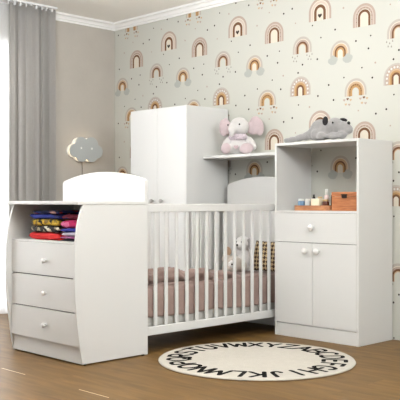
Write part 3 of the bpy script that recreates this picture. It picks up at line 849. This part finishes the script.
# ------------------------------------------------------------------ alphabet rug
RC = (2.910, -1.228); RR = .588
bm = bmesh.new()
lathe(bm, [(0, .0008), (RR - .004, .0008), (RR, .005), (RR - .004, .010), (RR - .012, .0115), (0, .0115)], n=96)
for f in bm.faces: f.smooth = False
def arc(cx, cy, rx, ry, a0, a1, n=12):
    return [(cx + rx * math.cos(math.radians(a0 + (a1 - a0) * k / n)), cy + ry * math.sin(math.radians(a0 + (a1 - a0) * k / n))) for k in range(n + 1)]
GL = {  # hand drawn capitals: strokes in a box one unit wide and one high
 'A': [[(0, 0), (.5, 1), (1, 0)], [(.2, .38), (.8, .38)]],
 'B': [[(.08, 0), (.08, 1)], [(.08, 1)] + arc(.45, .76, .42, .24, 90, -90) + [(.08, .52)], [(.08, .52)] + arc(.5, .26, .46, .26, 90, -90) + [(.08, 0)]],
 'C': [arc(.55, .5, .52, .5, 50, 310, 20)],
 'D': [[(.08, 0), (.08, 1)], [(.08, 1)] + arc(.35, .5, .62, .5, 90, -90, 18) + [(.08, 0)]],
 'E': [[(.92, 1), (.1, 1), (.1, 0), (.92, 0)], [(.1, .52), (.78, .52)]],
 'F': [[(.92, 1), (.1, 1), (.1, 0)], [(.1, .52), (.78, .52)]],
 'G': [arc(.52, .5, .5, .5, 50, 350, 22) + [(.58, .42)]],
 'H': [[(.06, 0), (.06, 1)], [(.94, 0), (.94, 1)], [(.06, .5), (.94, .5)]],
 'I': [[(.5, 0), (.5, 1)]],
 'J': [[(.8, 1)] + arc(.45, .28, .35, .28, 0, -170, 12)],
 'K': [[(.08, 0), (.08, 1)], [(.92, 1), (.1, .42)], [(.35, .58), (.95, 0)]],
 'L': [[(.1, 1), (.1, 0), (.9, 0)]],
 'M': [[(0, 0), (.1, 1), (.5, .25), (.9, 1), (1, 0)]],
 'N': [[(.06, 0), (.06, 1), (.94, 0), (.94, 1)]],
 'O': [arc(.5, .5, .5, .5, 0, 360, 26)],
 'P': [[(.08, 0), (.08, 1)], [(.08, 1)] + arc(.48, .74, .44, .26, 90, -90) + [(.08, .48)]],
 'Q': [arc(.5, .5, .5, .5, 0, 360, 26), [(.58, .28), (.98, -.04)]],
 'R': [[(.08, 0), (.08, 1)], [(.08, 1)] + arc(.48, .74, .44, .26, 90, -90) + [(.08, .48)], [(.4, .48), (.95, 0)]],
 'S': [arc(.5, .75, .42, .25, 30, 265, 12) + arc(.5, .25, .42, .26, 85, -150, 12)],
 'T': [[(0, 1), (1, 1)], [(.5, 1), (.5, 0)]],
 'U': [[(.06, 1)] + arc(.5, .36, .44, .36, 180, 360, 14) + [(.94, 1)]],
 'V': [[(0, 1), (.5, 0), (1, 1)]],
 'W': [[(0, 1), (.22, 0), (.5, .75), (.78, 0), (1, 1)]],
 'X': [[(.04, 1), (.96, 0)], [(.96, 1), (.04, 0)]],
 'Y': [[(.02, 1), (.5, .48), (.98, 1)], [(.5, .48), (.5, 0)]],
 'Z': [[(.04, 1), (.96, 1), (.04, 0), (.96, 0)]]}
def stroke(bm, pts, w, M, z):
    fs = []
    for k, p in enumerate(pts):
        vs = [bm.verts.new(M @ Vector((p[0] + w / 2 * math.cos(2 * PI * j / 10), p[1] + w / 2 * math.sin(2 * PI * j / 10), z))) for j in range(10)]
        fs.append(bm.faces.new(vs))
        if k + 1 < len(pts):
            q = pts[k + 1]; d = Vector((q[0] - p[0], q[1] - p[1]))
            if d.length < 1e-6: continue
            d.normalize(); n = Vector((-d.y, d.x)) * w / 2
            fs.append(bm.faces.new([bm.verts.new(M @ Vector((a_[0], a_[1], z))) for a_ in ((p[0] - n.x, p[1] - n.y), (q[0] - n.x, q[1] - n.y), (q[0] + n.x, q[1] + n.y), (p[0] + n.x, p[1] + n.y))]))
    for f in fs: f.material_index = 1
for i in range(26):
    ch = chr(65 + i)
    wd = 1.14 * {'I': .03, 'M': .092, 'W': .095, 'J': .062, 'L': .066, 'E': .066, 'F': .066}.get(ch, .078)
    a = math.radians(91 - i * 360 / 26)
    M = Matrix.Rotation(a - PI / 2, 4, 'Z')
    for st in GL[ch]:
        stroke(bm, [((x - .5) * wd, 0.400 + y * .130) for x, y in st], .026, M, .0122)
rg = mesh_obj('round_rug', bm, [RUGC, RUGK]); rg.location = (RC[0], RC[1], 0)
tag(rg, 'round cream rug with a ring of black alphabet letters on the floor', 'rug')

# ------------------------------------------------------------------ light
W = bpy.data.worlds.new('sky'); S.world = W; W.use_nodes = True
bg = W.node_tree.nodes['Background']; bg.inputs['Color'].default_value = (.95, .98, 1, 1); bg.inputs['Strength'].default_value = .28
def area(name, loc, rot, sx, sy, e, col=(1, 1, 1)):
    l = bpy.data.lights.new(name, 'AREA'); l.shape = 'RECTANGLE'; l.size = sx; l.size_y = sy; l.energy = e; l.color = col
    o = bpy.data.objects.new(name, l); COL.objects.link(o); o.location = loc; o.rotation_euler = rot
    return o
# daylight coming in through the window
area('window_daylight', (-.35, -2.45, 1.25), (0, -PI / 2, 0), 2.3, 2.8, 235, (.97, .99, 1))
# added point light without a fixture, fills the room from outside the view
l = bpy.data.lights.new('added_fill_point', 'POINT'); l.energy = 150; l.shadow_soft_size = .3; l.color = (.955, .985, 1)
o = bpy.data.objects.new('added_fill_point', l); COL.objects.link(o); o.location = (5.6, -2.2, 2.15)
area('added_ceiling_fill', (3.0, -2.9, 2.0), (math.radians(158), 0, math.radians(45)), 1.0, .6, 92, (.97, .985, 1))  # added unseen fill, tilted upward to brighten the ceiling
for o in list(S.objects):
    if o.type == 'LIGHT': o['kind'] = 'structure'

# ------------------------------------------------------------------ camera
cam = bpy.data.cameras.new('camera'); co = bpy.data.objects.new('camera', cam); COL.objects.link(co)
co.location = (CX, CY, CZ); co.rotation_euler = (PI / 2, 0, TH)
cam.sensor_width = 36; cam.lens = 36 * FPX / 400; cam.shift_y = (HV - 200) / 400; cam.clip_start = .05
S.camera = co
S.view_settings.view_transform = 'Standard'; S.view_settings.look = 'None'; S.view_settings.exposure = .29; S.view_settings.gamma = 1
S.view_settings.use_curve_mapping = False
